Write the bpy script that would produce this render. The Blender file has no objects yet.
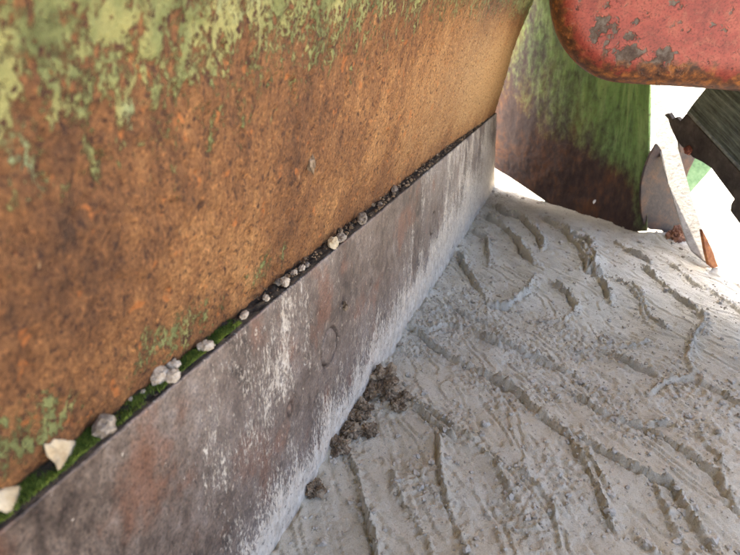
import bpy, bmesh, math, random
import numpy as np
from mathutils import Vector, Matrix, noise as mnoise

sc = bpy.context.scene
col = sc.collection
rnd = random.Random(7)

# ------------------------------------------------------------------ camera
CAM_H = 0.30
PITCH = math.atan2(277.5 - 40.0, 534.0)
cam_d = bpy.data.cameras.new("camera")
cam_d.sensor_width = 36.0
cam_d.lens = 36.0 * 534.0 / 740.0
cam_d.clip_start = 0.01
cam_d.clip_end = 400.0
cam_d.dof.use_dof = True
cam_d.dof.focus_distance = 0.44
cam_d.dof.aperture_fstop = 15.0
cam = bpy.data.objects.new("camera", cam_d)
col.objects.link(cam)
cam.location = (0, 0, CAM_H)
cam.rotation_euler = (math.pi / 2 - PITCH, 0, 0)
sc.camera = cam

# ------------------------------------------------------------------ light
SUN_EL = 52.0
SUN_AZ = -14.0            # degrees clockwise from +Y
world = bpy.data.worlds.new("World")
sc.world = world
world.use_nodes = True
wn = world.node_tree
sky = wn.nodes.new("ShaderNodeTexSky")
sky.sky_type = 'NISHITA'
sky.sun_disc = False
sky.sun_elevation = math.radians(SUN_EL)
sky.sun_rotation = math.radians(SUN_AZ)
sky.dust_density = 7.0
sky.air_density = 0.6
sky.ozone_density = 0.2
wn.links.new(sky.outputs[0], wn.nodes["Background"].inputs[0])
wn.nodes["Background"].inputs[1].default_value = 0.15
sun_d = bpy.data.lights.new("sun", 'SUN')
sun_d.energy = 4.2
sun_d.angle = math.radians(0.5)
sun_d.color = (1.0, 0.90, 0.76)
sun = bpy.data.objects.new("sun", sun_d)
col.objects.link(sun)
_e, _a = math.radians(SUN_EL), math.radians(SUN_AZ)
to_sun = Vector((math.sin(_a) * math.cos(_e), math.cos(_a) * math.cos(_e), math.sin(_e)))
sun.rotation_euler = to_sun.to_track_quat('Z', 'Y').to_euler()
sun.location = to_sun * 5
sc.view_settings.view_transform = 'Standard'
sc.view_settings.look = 'None'
sc.view_settings.gamma = 1.0
sc.view_settings.use_curve_mapping = False
sc.view_settings.exposure = 3.15
sc.cycles.denoising_prefilter = 'NONE'

# ------------------------------------------------------------------ measuring helpers
CF = np.array([0, math.cos(PITCH), -math.sin(PITCH)])
CU = np.array([0, math.sin(PITCH), math.cos(PITCH)])
CR = np.array([1.0, 0, 0])
CC = np.array([0, 0, CAM_H])
def ray(x, y): return 534.0 * CF + (x - 370.0) * CR + (277.5 - y) * CU
def on_ground(x, y, z=0.0):
    d = ray(x, y); return CC + d * ((z - CAM_H) / d[2])
def on_plane(x, y, p, n):
    d = ray(x, y); n = np.asarray(n, float); return CC + d * (n @ (np.asarray(p) - CC) / (n @ d))
def at_depth(x, y, Y):
    d = ray(x, y); return CC + d * (Y / d[1])
def unit(v):
    v = np.asarray(v, float); return v / np.linalg.norm(v)

# ------------------------------------------------------------------ numpy noise
_rs = np.random.RandomState(11)
_perm = np.concatenate([_rs.permutation(512)] * 3)
_ga = _rs.rand(512) * 2 * np.pi
_gx, _gy = np.cos(_ga), np.sin(_ga)
def pn(x, y, seed=0):
    x = np.asarray(x, float) + seed * 17.31; y = np.asarray(y, float) + seed * 9.17
    xi = np.floor(x).astype(int); yi = np.floor(y).astype(int)
    xf = x - xi; yf = y - yi
    def g(ix, iy, dx, dy):
        k = _perm[_perm[ix & 511] + (iy & 511)]
        return _gx[k] * dx + _gy[k] * dy
    a = g(xi, yi, xf, yf); b = g(xi + 1, yi, xf - 1, yf)
    c = g(xi, yi + 1, xf, yf - 1); d = g(xi + 1, yi + 1, xf - 1, yf - 1)
    s = xf * xf * xf * (xf * (xf * 6 - 15) + 10); t = yf * yf * yf * (yf * (yf * 6 - 15) + 10)
    return ((a + (b - a) * s) * (1 - t) + (c + (d - c) * s) * t) * 1.5
def fbm(x, y, octv=4, seed=0, gain=0.5):
    r = 0; a = 1.0
    for o in range(octv):
        r = r + a * pn(x * 2 ** o, y * 2 ** o, seed + o * 3); a *= gain
    return r
def sstep(a, b, x):
    t = np.clip((x - a) / (b - a), 0, 1); return t * t * (3 - 2 * t)

# ------------------------------------------------------------------ object helpers
def tag(o, label=None, cat=None, group=None, kind=None):
    if label: o["label"] = label
    if cat: o["category"] = cat
    if group: o["group"] = group
    if kind: o["kind"] = kind
    return o
def thing(name, label, cat, loc=(0, 0, 0), group=None):
    o = bpy.data.objects.new(name, None); o.empty_display_size = 0.02
    o.location = loc; col.objects.link(o)
    return tag(o, label, cat, group)
def adopt(o, parent):
    o.parent = parent
    m = Matrix.Translation(parent.location)
    p = parent.parent
    while p is not None:
        m = Matrix.Translation(p.location) @ m; p = p.parent
    o.matrix_parent_inverse = m.inverted()
def link_mesh(name, me, mat, parent=None):
    o = bpy.data.objects.new(name, me)
    if mat: me.materials.append(mat)
    col.objects.link(o)
    if parent is not None: adopt(o, parent)
    return o
def mesh_np(name, V, quads=None, polys=None, uv=None, attrs=None, smooth=True):
    me = bpy.data.meshes.new(name)
    V = np.ascontiguousarray(V, dtype=np.float32)
    nq = 0 if quads is None else len(quads)
    polys = polys or []
    li = [] if quads is None else [np.asarray(quads, np.int32).ravel()]
    starts = list(np.arange(nq) * 4); k = nq * 4
    for p in polys:
        li.append(np.asarray(p, np.int32)); starts.append(k); k += len(p)
    li = np.concatenate(li)
    me.vertices.add(len(V)); me.vertices.foreach_set("co", V.ravel())
    me.loops.add(len(li)); me.loops.foreach_set("vertex_index", li)
    me.polygons.add(len(starts)); me.polygons.foreach_set("loop_start", np.asarray(starts, np.int32))
    me.polygons.foreach_set("use_smooth", np.full(len(starts), smooth))
    me.update(calc_edges=True)
    if uv is not None:
        l = me.uv_layers.new(name="UVMap")
        l.data.foreach_set("uv", np.ascontiguousarray(np.asarray(uv, np.float32)[li]).ravel())
    for nm, a in (attrs or {}).items():
        at = me.attributes.new(nm, 'FLOAT', 'POINT')
        at.data.foreach_set("value", np.ascontiguousarray(a, dtype=np.float32).ravel())
    me.validate()
    return me
def bm_obj(name, bm, mat, parent=None, smooth=False):
    me = bpy.data.meshes.new(name)
    bmesh.ops.recalc_face_normals(bm, faces=bm.faces)
    bm.to_mesh(me); bm.free()
    if smooth:
        for p in me.polygons: p.use_smooth = True
    return link_mesh(name, me, mat, parent)

# ------------------------------------------------------------------ material helpers
class NT:
    def __init__(s, name):
        s.m = bpy.data.materials.new(name); s.m.use_nodes = True
        s.t = s.m.node_tree; s.b = s.t.nodes["Principled BSDF"]
    def put(s, sock, v):
        if isinstance(v, bpy.types.NodeSocket): s.t.links.new(v, sock)
        elif isinstance(v, (tuple, list)) and len(v) == 3 and sock.type == 'RGBA': sock.default_value = (*v, 1)
        else: sock.default_value = v
    def n(s, typ, **kw):
        nd = s.t.nodes.new(typ)
        for k, v in kw.items(): setattr(nd, k, v)
        return nd
    def uv(s): return s.n("ShaderNodeUVMap").outputs[0]
    def obj(s): return s.n("ShaderNodeTexCoord").outputs["Object"]
    def attr(s, nm): return s.n("ShaderNodeAttribute", attribute_name=nm).outputs["Fac"]
    def scale(s, v, sx, sy, sz=1, loc=(0, 0, 0), rot=0.0):
        nd = s.n("ShaderNodeMapping"); s.put(nd.inputs[0], v)
        nd.inputs[1].default_value = loc; nd.inputs[2].default_value = (0, 0, rot)
        nd.inputs[3].default_value = (sx, sy, sz); return nd.outputs[0]
    def noise(s, v, sc_, det=4, ro=0.55, dist=0.0):
        nd = s.n("ShaderNodeTexNoise"); s.put(nd.inputs["Vector"], v)
        nd.inputs["Scale"].default_value = sc_; nd.inputs["Detail"].default_value = det
        nd.inputs["Roughness"].default_value = ro; nd.inputs["Distortion"].default_value = dist
        return nd.outputs["Fac"]
    def voro(s, v, sc_, feat='F1', out="Distance"):
        nd = s.n("ShaderNodeTexVoronoi", feature=feat); s.put(nd.inputs["Vector"], v)
        nd.inputs["Scale"].default_value = sc_; return nd.outputs[out]
    def math(s, op, a, b=0.0, clamp=False):
        nd = s.n("ShaderNodeMath", operation=op, use_clamp=clamp)
        s.put(nd.inputs[0], a); s.put(nd.inputs[1], b); return nd.outputs[0]
    def ss(s, v, a, b):
        nd = s.n("ShaderNodeMapRange", interpolation_type='SMOOTHSTEP')
        s.put(nd.inputs[0], v); nd.inputs[1].default_value = a; nd.inputs[2].default_value = b
        return nd.outputs[0]
    def mix(s, f, a, b, mode='MIX'):
        nd = s.n("ShaderNodeMix", data_type='RGBA', blend_type=mode)
        s.put(nd.inputs[0], f); s.put(nd.inputs[6], a); s.put(nd.inputs[7], b); return nd.outputs[2]
    def ramp(s, f, stops):
        nd = s.n("ShaderNodeValToRGB"); s.put(nd.inputs[0], f); e = nd.color_ramp.elements
        while len(e) < len(stops): e.new(0.5)
        for el, (p, c) in zip(e, stops): el.position = p; el.color = (*c, 1)
        return nd.outputs[0]
    def bump(s, h, dist, strength=1.0, prev=None):
        nd = s.n("ShaderNodeBump"); s.put(nd.inputs["Height"], h)
        nd.inputs["Distance"].default_value = dist; nd.inputs["Strength"].default_value = strength
        if prev is not None: s.put(nd.inputs["Normal"], prev)
        return nd.outputs[0]
    def out(s, color, rough=0.8, normal=None, metal=0.0, spec=0.4):
        s.put(s.b.inputs["Base Color"], color); s.put(s.b.inputs["Roughness"], rough)
        s.put(s.b.inputs["Metallic"], metal); s.put(s.b.inputs["Specular IOR Level"], spec)
        if normal is not None: s.put(s.b.inputs["Normal"], normal)
        return s.m

def mat_moldboard():
    k = NT("rusted_green_moldboard"); uv = k.uv()
    big = k.noise(k.scale(uv, 11, 7), 1, 5, .65)
    mid = k.noise(k.scale(uv, 120, 62), 1, 5, .7)
    fine = k.noise(k.scale(uv, 620, 420), 1, 4, .75)
    streak = k.noise(k.scale(uv, 110, 9), 1, 3, .6)
    m1 = k.math('ADD', k.math('MULTIPLY', big, .45), k.math('ADD', k.math('MULTIPLY', mid, .35), k.math('MULTIPLY', streak, .2)))
    m1 = k.math('ADD', m1, k.math('MULTIPLY', k.attr("warm"), .36))
    rust = k.ramp(m1, [(.36, (.050, .028, .017)), (.45, (.130, .062, .026)), (.54, (.22, .108, .042)), (.63, (.35, .19, .075)), (.78, (.46, .29, .13))])
    spk = k.ramp(fine, [(.30, (.18, .15, .15)), (.43, (.75, .70, .68)), (.57, (1.1, 1.08, 1.05)), (.70, (2.1, 1.8, 1.5))])
    rust = k.mix(1.0, rust, spk, 'MULTIPLY')
    pit = k.ss(k.noise(k.scale(uv, 330, 210, loc=(2, 9, 0)), 1, 4, .7), .545, .64)
    rust = k.mix(k.math('MULTIPLY', pit, .8), rust, (.030, .014, .010))
    osp = k.ss(k.noise(k.scale(uv, 95, 80, loc=(7, 7, 0)), 1, 3, .6), .62, .70)
    rust = k.mix(k.math('MULTIPLY', osp, .5), rust, (.50, .17, .04))
    pale = k.ss(k.noise(k.scale(uv, 230, 70, loc=(3, 1, 0)), 1, 3, .6), .70, .76)
    rust = k.mix(k.math('MULTIPLY', pale, .55), rust, (.55, .40, .22))
    # paint
    pn1 = k.noise(k.scale(uv, 120, 72, loc=(5, 2, 0)), 1, 6, .72, .3)
    pn2 = k.noise(k.scale(uv, 480, 260, loc=(1, 7, 0)), 1, 4, .7)
    pv = k.math('ADD', k.math('ADD', k.math('MULTIPLY', pn1, .5), k.math('MULTIPLY', pn2, .5)), k.attr("paint"))
    pv = k.math('SUBTRACT', pv, k.math('MULTIPLY', pit, .17))
    pv = k.math('SUBTRACT', pv, k.math('MULTIPLY', k.math('SUBTRACT', k.noise(k.scale(uv, 85, 7, loc=(4, 6, 0)), 1, 3, .6), .5), .30))
    pm = k.ss(pv, .56, .63)
    pc = k.ramp(k.noise(k.scale(uv, 50, 24, loc=(9, 4, 0)), 1, 4, .6), [(.3, (.10, .115, .04)), (.45, (.20, .225, .085)), (.58, (.335, .325, .125)), (.72, (.27, .35, .20))])
    pc = k.mix(.6, pc, k.ramp(fine, [(.3, (.55, .55, .5)), (.6, (1.05, 1.05, 1.05))]), 'MULTIPLY')
    colr = k.mix(pm, rust, pc)
    hgt = k.math('ADD', k.math('MULTIPLY', fine, .55), k.math('MULTIPLY', mid, .6))
    hgt = k.math('ADD', hgt, k.math('MULTIPLY', pm, .5))
    nrm = k.bump(hgt, .0026, 1.0)
    return k.out(colr, k.ramp(fine, [(.3, (.9,) * 3), (.7, (.62,) * 3)]), nrm, 0.0, .35)

def mat_cutting_edge():
    k = NT("worn_dusty_steel"); uv = k.uv()
    big = k.noise(k.scale(uv, 14, 10), 1, 5, .6)
    mid = k.noise(k.scale(uv, 130, 80), 1, 5, .65)
    fine = k.noise(k.scale(uv, 700, 520), 1, 3, .7)
    base = k.ramp(k.math('ADD', k.math('MULTIPLY', big, .5), k.math('MULTIPLY', mid, .5)),
                  [(.36, (.046, .035, .030)), (.45, (.112, .086, .070)), (.54, (.18, .146, .122)), (.64, (.235, .208, .19)), (.8, (.33, .30, .28))])
    rs = k.ss(k.noise(k.scale(uv, 26, 18, loc=(4, 4, 0)), 1, 4, .6), .52, .66)
    base = k.mix(k.math('MULTIPLY', rs, .55), base, (.20, .085, .045))
    base = k.mix(.75, base, k.ramp(fine, [(.32, (.25, .22, .22)), (.47, (.95, .95, .95)), (.68, (1.6, 1.5, 1.45))]), 'MULTIPLY')
    dust = k.attr("dust")
    s1 = k.noise(k.scale(uv, 330, 62), 1, 5, .8, .3)
    s2 = k.noise(k.scale(uv, 620, 260, loc=(2, 3, 0)), 1, 4, .7)
    s3 = k.noise(k.scale(uv, 40, 14, loc=(8, 1, 0)), 1, 3, .6)
    dv = k.math('ADD', k.math('ADD', k.math('MULTIPLY', s1, .34), k.math('MULTIPLY', s2, .36)), k.math('ADD', k.math('MULTIPLY', s3, .30), dust))
    dm = k.ss(dv, .565, .635)
    sp = k.ss(k.math('ADD', k.noise(k.scale(uv, 210, 130, loc=(6, 6, 0)), 1, 4, .75), k.math('MULTIPLY', dust, .2)), .635, .67)
    dm = k.math('MAXIMUM', dm, k.math('MULTIPLY', sp, .8))
    dp = k.ss(k.noise(k.scale(uv, 360, 240, loc=(5, 8, 0)), 1, 4, .75), .56, .66)
    dm = k.math('MULTIPLY', dm, k.math('SUBTRACT', 1.0, k.math('MULTIPLY', dp, .75)))
    haze_d = k.math('MULTIPLY', k.ss(k.math('ADD', dust, k.math('MULTIPLY', big, .2)), .0, .5), .38)
    base = k.mix(haze_d, base, (.47, .45, .45))
    dc = k.ramp(mid, [(.3, (.40, .35, .28)), (.55, (.60, .55, .46)), (.75, (.72, .68, .60))])
    colr = k.mix(k.math('MULTIPLY', dm, .85), base, dc)
    colr = k.mix(k.attr('groove'), colr, (.035, .022, .018))
    hgt = k.math('ADD', k.math('ADD', k.math('MULTIPLY', mid, .6), k.math('MULTIPLY', fine, .35)), k.math('MULTIPLY', dm, .5))
    nrm = k.bump(hgt, .0009, .9)
    rough = k.math('ADD', k.math('MULTIPLY', dm, .35), k.math('ADD', k.math('MULTIPLY', mid, .3), .33))
    metal = k.math('MULTIPLY', k.math('SUBTRACT', 1.0, dm), .35)
    return k.out(colr, rough, nrm, metal, .5)

def mat_mud():
    k = NT("dried_grey_mud"); o = k.obj()
    big = k.noise(o, 7, 4, .55)
    mid = k.noise(o, 45, 5, .65)
    fine = k.noise(o, 330, 5, .7)
    grit = k.noise(o, 1100, 3, .75)
    c = k.ramp(k.math('ADD', k.math('MULTIPLY', big, .5), k.math('MULTIPLY', mid, .5)),
               [(.32, (.34, .322, .27)), (.48, (.44, .424, .365)), (.6, (.51, .498, .44)), (.72, (.57, .56, .50))])
    tan = k.attr("tan")
    c = k.mix(k.math('MULTIPLY', tan, .75), c, k.mix(mid, (.43, .365, .265), (.56, .49, .375)))
    c = k.mix(.6, c, k.ramp(fine, [(.30, (.5, .46, .41)), (.43, (1.0, .99, .98)), (.7, (1.12, 1.12, 1.12))]), 'MULTIPLY')
    c = k.mix(.45, c, k.ramp(grit, [(.3, (.55, .52, .48)), (.46, (1, 1, 1)), (.72, (1.3, 1.3, 1.28))]), 'MULTIPLY')
    h = k.math('ADD', k.math('MULTIPLY', fine, .4), k.math('MULTIPLY', grit, .6))
    n1 = k.bump(h, .0022, .8)
    return k.out(c, .92, n1, 0, .2)

def mat_red():
    k = NT("chipped_red_paint"); o = k.obj()
    edge = k.attr("edge"); chip = k.attr("chip")
    n1 = k.noise(o, 38, 5, .62); n2 = k.noise(o, 130, 4, .65); n3 = k.noise(o, 500, 3, .7)
    red = k.ramp(n1, [(.3, (.165, .028, .02)), (.5, (.285, .05, .034)), (.7, (.37, .10, .062))])
    red = k.mix(k.math('MULTIPLY', k.ss(n2, .5, .72), .5), red, (.36, .13, .075))
    red = k.mix(.8, red, k.ramp(n3, [(.33, (.35, .3, .3)), (.46, (.95, .95, .95)), (.65, (1.2, 1.2, 1.2))]), 'MULTIPLY')
    met = k.ramp(n2, [(.35, (.04, .022, .016)), (.5, (.085, .06, .045)), (.65, (.15, .13, .11))])
    pv = k.math('ADD', k.math('ADD', k.math('MULTIPLY', n1, .45), k.math('MULTIPLY', n2, .55)), chip)
    cm = k.math('MAXIMUM', k.ss(pv, .585, .645), k.math('MULTIPLY', k.ss(k.noise(k.scale(o, 85, 85, 85, loc=(3, 3, 3)), 1, 4, .6), .64, .70), .8))
    c = k.mix(cm, red, met)
    ru = k.ramp(n2, [(.35, (.040, .018, .012)), (.5, (.12, .048, .020)), (.65, (.30, .115, .03))])
    em = k.ss(k.math('ADD', edge, k.math('MULTIPLY', k.math('SUBTRACT', n1, .5), 1.3)), .42, .62)
    c = k.mix(em, c, ru)
    hgt = k.math('ADD', k.math('MULTIPLY', cm, -1.0), k.math('MULTIPLY', n3, .25))
    nrm = k.bump(hgt, .0008, .6)
    return k.out(c, k.math('ADD', .42, k.math('MULTIPLY', cm, .3)), nrm, 0, .45)

def mat_far_blade():
    k = NT("rusty_green_far_blade"); uv = k.uv()
    n1 = k.noise(k.scale(uv, 14, 9), 1, 5, .6); n2 = k.noise(k.scale(uv, 90, 60), 1, 4, .65); n3 = k.noise(k.scale(uv, 55, 10, loc=(3, 3, 0)), 1, 4, .6)
    rust = k.ramp(k.math('ADD', k.math('MULTIPLY', n1, .6), k.math('MULTIPLY', n2, .4)),
                  [(.34, (.032, .022, .022)), (.48, (.062, .040, .034)), (.6, (.125, .058, .032)), (.72, (.20, .095, .045))])
    gr = k.ramp(n3, [(.3, (.085, .17, .06)), (.5, (.15, .28, .09)), (.7, (.24, .35, .14))])
    pv = k.math('ADD', k.math('ADD', k.math('MULTIPLY', n1, .25), k.math('ADD', k.math('MULTIPLY', n2, .50), k.math('MULTIPLY', n3, .25))), k.attr("paint"))
    pm = k.ss(pv, .40, .80)
    sp = k.ss(k.noise(k.scale(uv, 200, 160), 1, 3, .7), .6, .68)
    c = k.mix(pm, rust, gr)
    c = k.mix(k.math('MULTIPLY', sp, .6), c, (.07, .045, .03))
    nrm = k.bump(k.math('ADD', n2, k.math('MULTIPLY', pm, .5)), .0012, .7)
    return k.out(c, .7, nrm, 0, .2)

def mat_simple(name, stops, scale=40, rough=.8, bump=.001, metal=0, fine=200, spec=.35, stretch=None, bstr=.8):
    k = NT(name); o = k.obj()
    if stretch: o = k.scale(o, *stretch)
    a = k.noise(o, scale, 5, .62); b = k.noise(o, fine, 4, .7)
    f = k.math('ADD', k.math('MULTIPLY', a, .65), k.math('MULTIPLY', b, .35))
    c = k.ramp(f, stops)
    return k.out(c, rough, k.bump(k.math('ADD', a, k.math('MULTIPLY', b, .6)), bump, bstr), metal, spec)

M_MOLD = mat_moldboard(); M_EDGE = mat_cutting_edge(); M_MUD = mat_mud(); M_RED = mat_red(); M_FAR = mat_far_blade()
M_CLOD = mat_simple("brown_clod", [(.35, (.05, .032, .02)), (.48, (.15, .105, .065)), (.6, (.36, .28, .19))], 90, .95, .003, 0, 420)
M_CRUMB = mat_simple("dry_mud_crumbs", [(.35, (.26, .22, .17)), (.5, (.38, .34, .28)), (.65, (.48, .44, .38))], 60, .95, .001)
M_STONE = mat_simple("pale_stone", [(.35, (.25, .19, .14)), (.5, (.43, .37, .29)), (.65, (.58, .53, .45))], 120, .85, .002, 0, 500)
M_GREYSTONE = mat_simple("grey_stone", [(.35, (.10, .075, .055)), (.5, (.23, .195, .155)), (.65, (.42, .38, .32))], 120, .9, .002, 0, 500)
M_FLAKE = mat_simple("cream_flake", [(.35, (.34, .25, .14)), (.5, (.50, .42, .28)), (.65, (.64, .57, .43))], 60, .6, .0015, 0, 260)
M_SOIL = mat_simple("dark_ledge_soil", [(.35, (.012, .009, .007)), (.5, (.035, .026, .018)), (.68, (.085, .065, .045))], 200, .95, .002, 0, 700)
M_MOSS = mat_simple("green_moss", [(.35, (.025, .042, .006)), (.5, (.07, .11, .012)), (.68, (.17, .21, .03))], 120, .8, .0005, 0, 500)
M_PALE = mat_simple("pale_bare_steel", [(.34, (.20, .19, .175)), (.5, (.285, .275, .255)), (.66, (.36, .35, .33))], 60, .5, .001, 0, 240)
M_ORANGE = mat_simple("orange_rust", [(.35, (.10, .032, .014)), (.5, (.24, .085, .028)), (.65, (.40, .17, .055))], 80, .8, .001)
M_COULTER = mat_simple("blue_brown_rust_steel", [(.36, (.026, .023, .026)), (.47, (.048, .038, .038)), (.58, (.09, .052, .036)), (.70, (.22, .13, .075))], 34, .55, .0012, .1, 160)
M_LUG = mat_simple("brown_rust_lump", [(.35, (.07, .03, .02)), (.5, (.20, .095, .055)), (.65, (.36, .20, .12))], 120, .85, .003)
M_GREEN = mat_simple("flat_green_paint", [(.35, (.12, .24, .12)), (.5, (.20, .36, .19)), (.65, (.27, .43, .25))], 50, .55, .0005)
M_BEAM_TOP = mat_simple("teal_grey_worn_steel", [(.36, (.05, .062, .055)), (.5, (.10, .125, .115)), (.64, (.22, .26, .24))], 28, .5, .0015, .1, 120, stretch=(1, 1, 1))
M_BEAM_LOW = mat_simple("dark_brown_steel", [(.36, (.022, .017, .014)), (.5, (.055, .045, .038)), (.64, (.11, .095, .08))], 28, .6, .0015, .1, 120)  # darker brown tone for the lower flange
M_REDRUST = mat_simple("dark_red_rust", [(.36, (.06, .018, .012)), (.5, (.14, .04, .022)), (.64, (.24, .09, .05))], 90, .8, .002)
M_BOLT = mat_simple("dark_worn_bolt_steel", [(.35, (.09, .065, .06)), (.5, (.17, .13, .12)), (.65, (.30, .26, .25))], 160, .55, .0006, .3, 700)
M_PALE_WORN = mat_simple("worn_rib_steel", [(.35, (.08, .09, .085)), (.5, (.17, .19, .18)), (.65, (.30, .33, .31))], 90, .5, .001, .2)
M_WHITE = mat_simple("white_fleck", [(.4, (.7, .7, .68)), (.6, (.82, .82, .8))], 60, .7, .0003)

# ------------------------------------------------------------------ near blade frame of reference
_ga_, _gb_ = on_ground(494, 187), on_ground(274, 548)
BU = unit(_ga_ - _gb_)                       # along the blade, away from the camera
BN = np.array([BU[1], -BU[0], 0.0])          # out of the blade face
BC = float(BN @ _ga_)
S_END = 1.131
Z_TOP = 0.1665
LEDGE = 0.0098
def blade_xyz(s, q, z): return (BC + q)[..., None] * BN + s[..., None] * BU + z[..., None] * np.array([0, 0, 1.0])
def blade_pt(s, q, z): return BN * (BC + q) + BU * s + np.array([0, 0, z])
def px_on_blade(x, y, q=0.0):
    P = on_plane(x, y, BN * (BC + q), BN); return float(P @ BU), float(P[2])

def sheet(name, S, PQ, PZ, back, xyz, disp, mat, parent, attr_fn, end_shift=None, nback=10, post=None):
    """A thick bent plate: front profile (PQ,PZ) swept along S, closed by a back at thickness `back`."""
    PQ, PZ = np.asarray(PQ), np.asarray(PZ)
    tq, tz = np.gradient(PQ), np.gradient(PZ); L = np.hypot(tq, tz)
    nq, nz = tz / L, -tq / L
    arc = np.concatenate([[0], np.cumsum(np.hypot(np.diff(PQ), np.diff(PZ)))])
    bi = np.linspace(len(PQ) - 1, 0, nback).astype(int)
    bq, bz = PQ[bi] - nq[bi] * back, PZ[bi] - nz[bi] * back
    nv, ns = len(PQ), len(S)
    SS, AA = np.meshgrid(S, arc, indexing='ij')
    d = disp(SS, AA + PZ[0])
    fade = np.minimum(1, np.minimum(np.arange(nv), np.arange(nv)[::-1]) / 2.0)
    d = d * fade[None, :]
    Q = PQ[None, :] + nq[None, :] * d; Z = PZ[None, :] + nz[None, :] * d
    SB = np.repeat(S[:, None], nback, 1)
    Sx = np.concatenate([SS, SB], 1); Q = np.concatenate([Q, np.repeat(bq[None], ns, 0)], 1); Z = np.concatenate([Z, np.repeat(bz[None], ns, 0)], 1)
    A = np.concatenate([AA + PZ[0], np.repeat((arc[bi] + PZ[0])[None], ns, 0)], 1)
    if post is not None: Q, Z = post(Sx, Q, Z, A)
    U2 = np.stack([Sx, A], -1)
    Sp = Sx if end_shift is None else end_shift(Sx, Z)
    V = xyz(Sp, Q, Z)
    m = nv + nback
    i = np.arange(ns - 1)[:, None]; j = np.arange(m)[None, :]; j2 = (j + 1) % m
    quads = np.stack([i * m + j, (i + 1) * m + j, (i + 1) * m + j2, i * m + j2], -1).reshape(-1, 4)
    step = max(1, nv // 60)
    fr = list(range(0, nv, step))
    # end caps: strips of quads between front and back would be finer; an n-gon of all rim vertices is watertight
    caps = [list(range(m))[::-1][::-1], [(ns - 1) * m + q_ for q_ in range(m)][::-1]]
    attrs = attr_fn(Sx, A)
    me = mesh_np(name, V.reshape(-1, 3), quads, caps, U2.reshape(-1, 2), {k_: v_.reshape(-1) for k_, v_ in attrs.items()})
    bm = bmesh.new(); bm.from_mesh(me); bm.faces.ensure_lookup_table()
    for fc in bm.faces:
        if len(fc.verts) > 4: fc.smooth = False
    bmesh.ops.recalc_face_normals(bm, faces=bm.faces)
    bm.to_mesh(me); bm.free()
    return link_mesh(name, me, mat, parent)

def grow(a, b, h0, k):
    """positions from a to b with spacing h0 + k*(x-a)"""
    out = [a]
    while out[-1] < b: out.append(out[-1] + h0 + k * (out[-1] - a))
    out = np.array(out); return a + (out - a) * (b - a) / (out[-1] - a)

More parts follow.
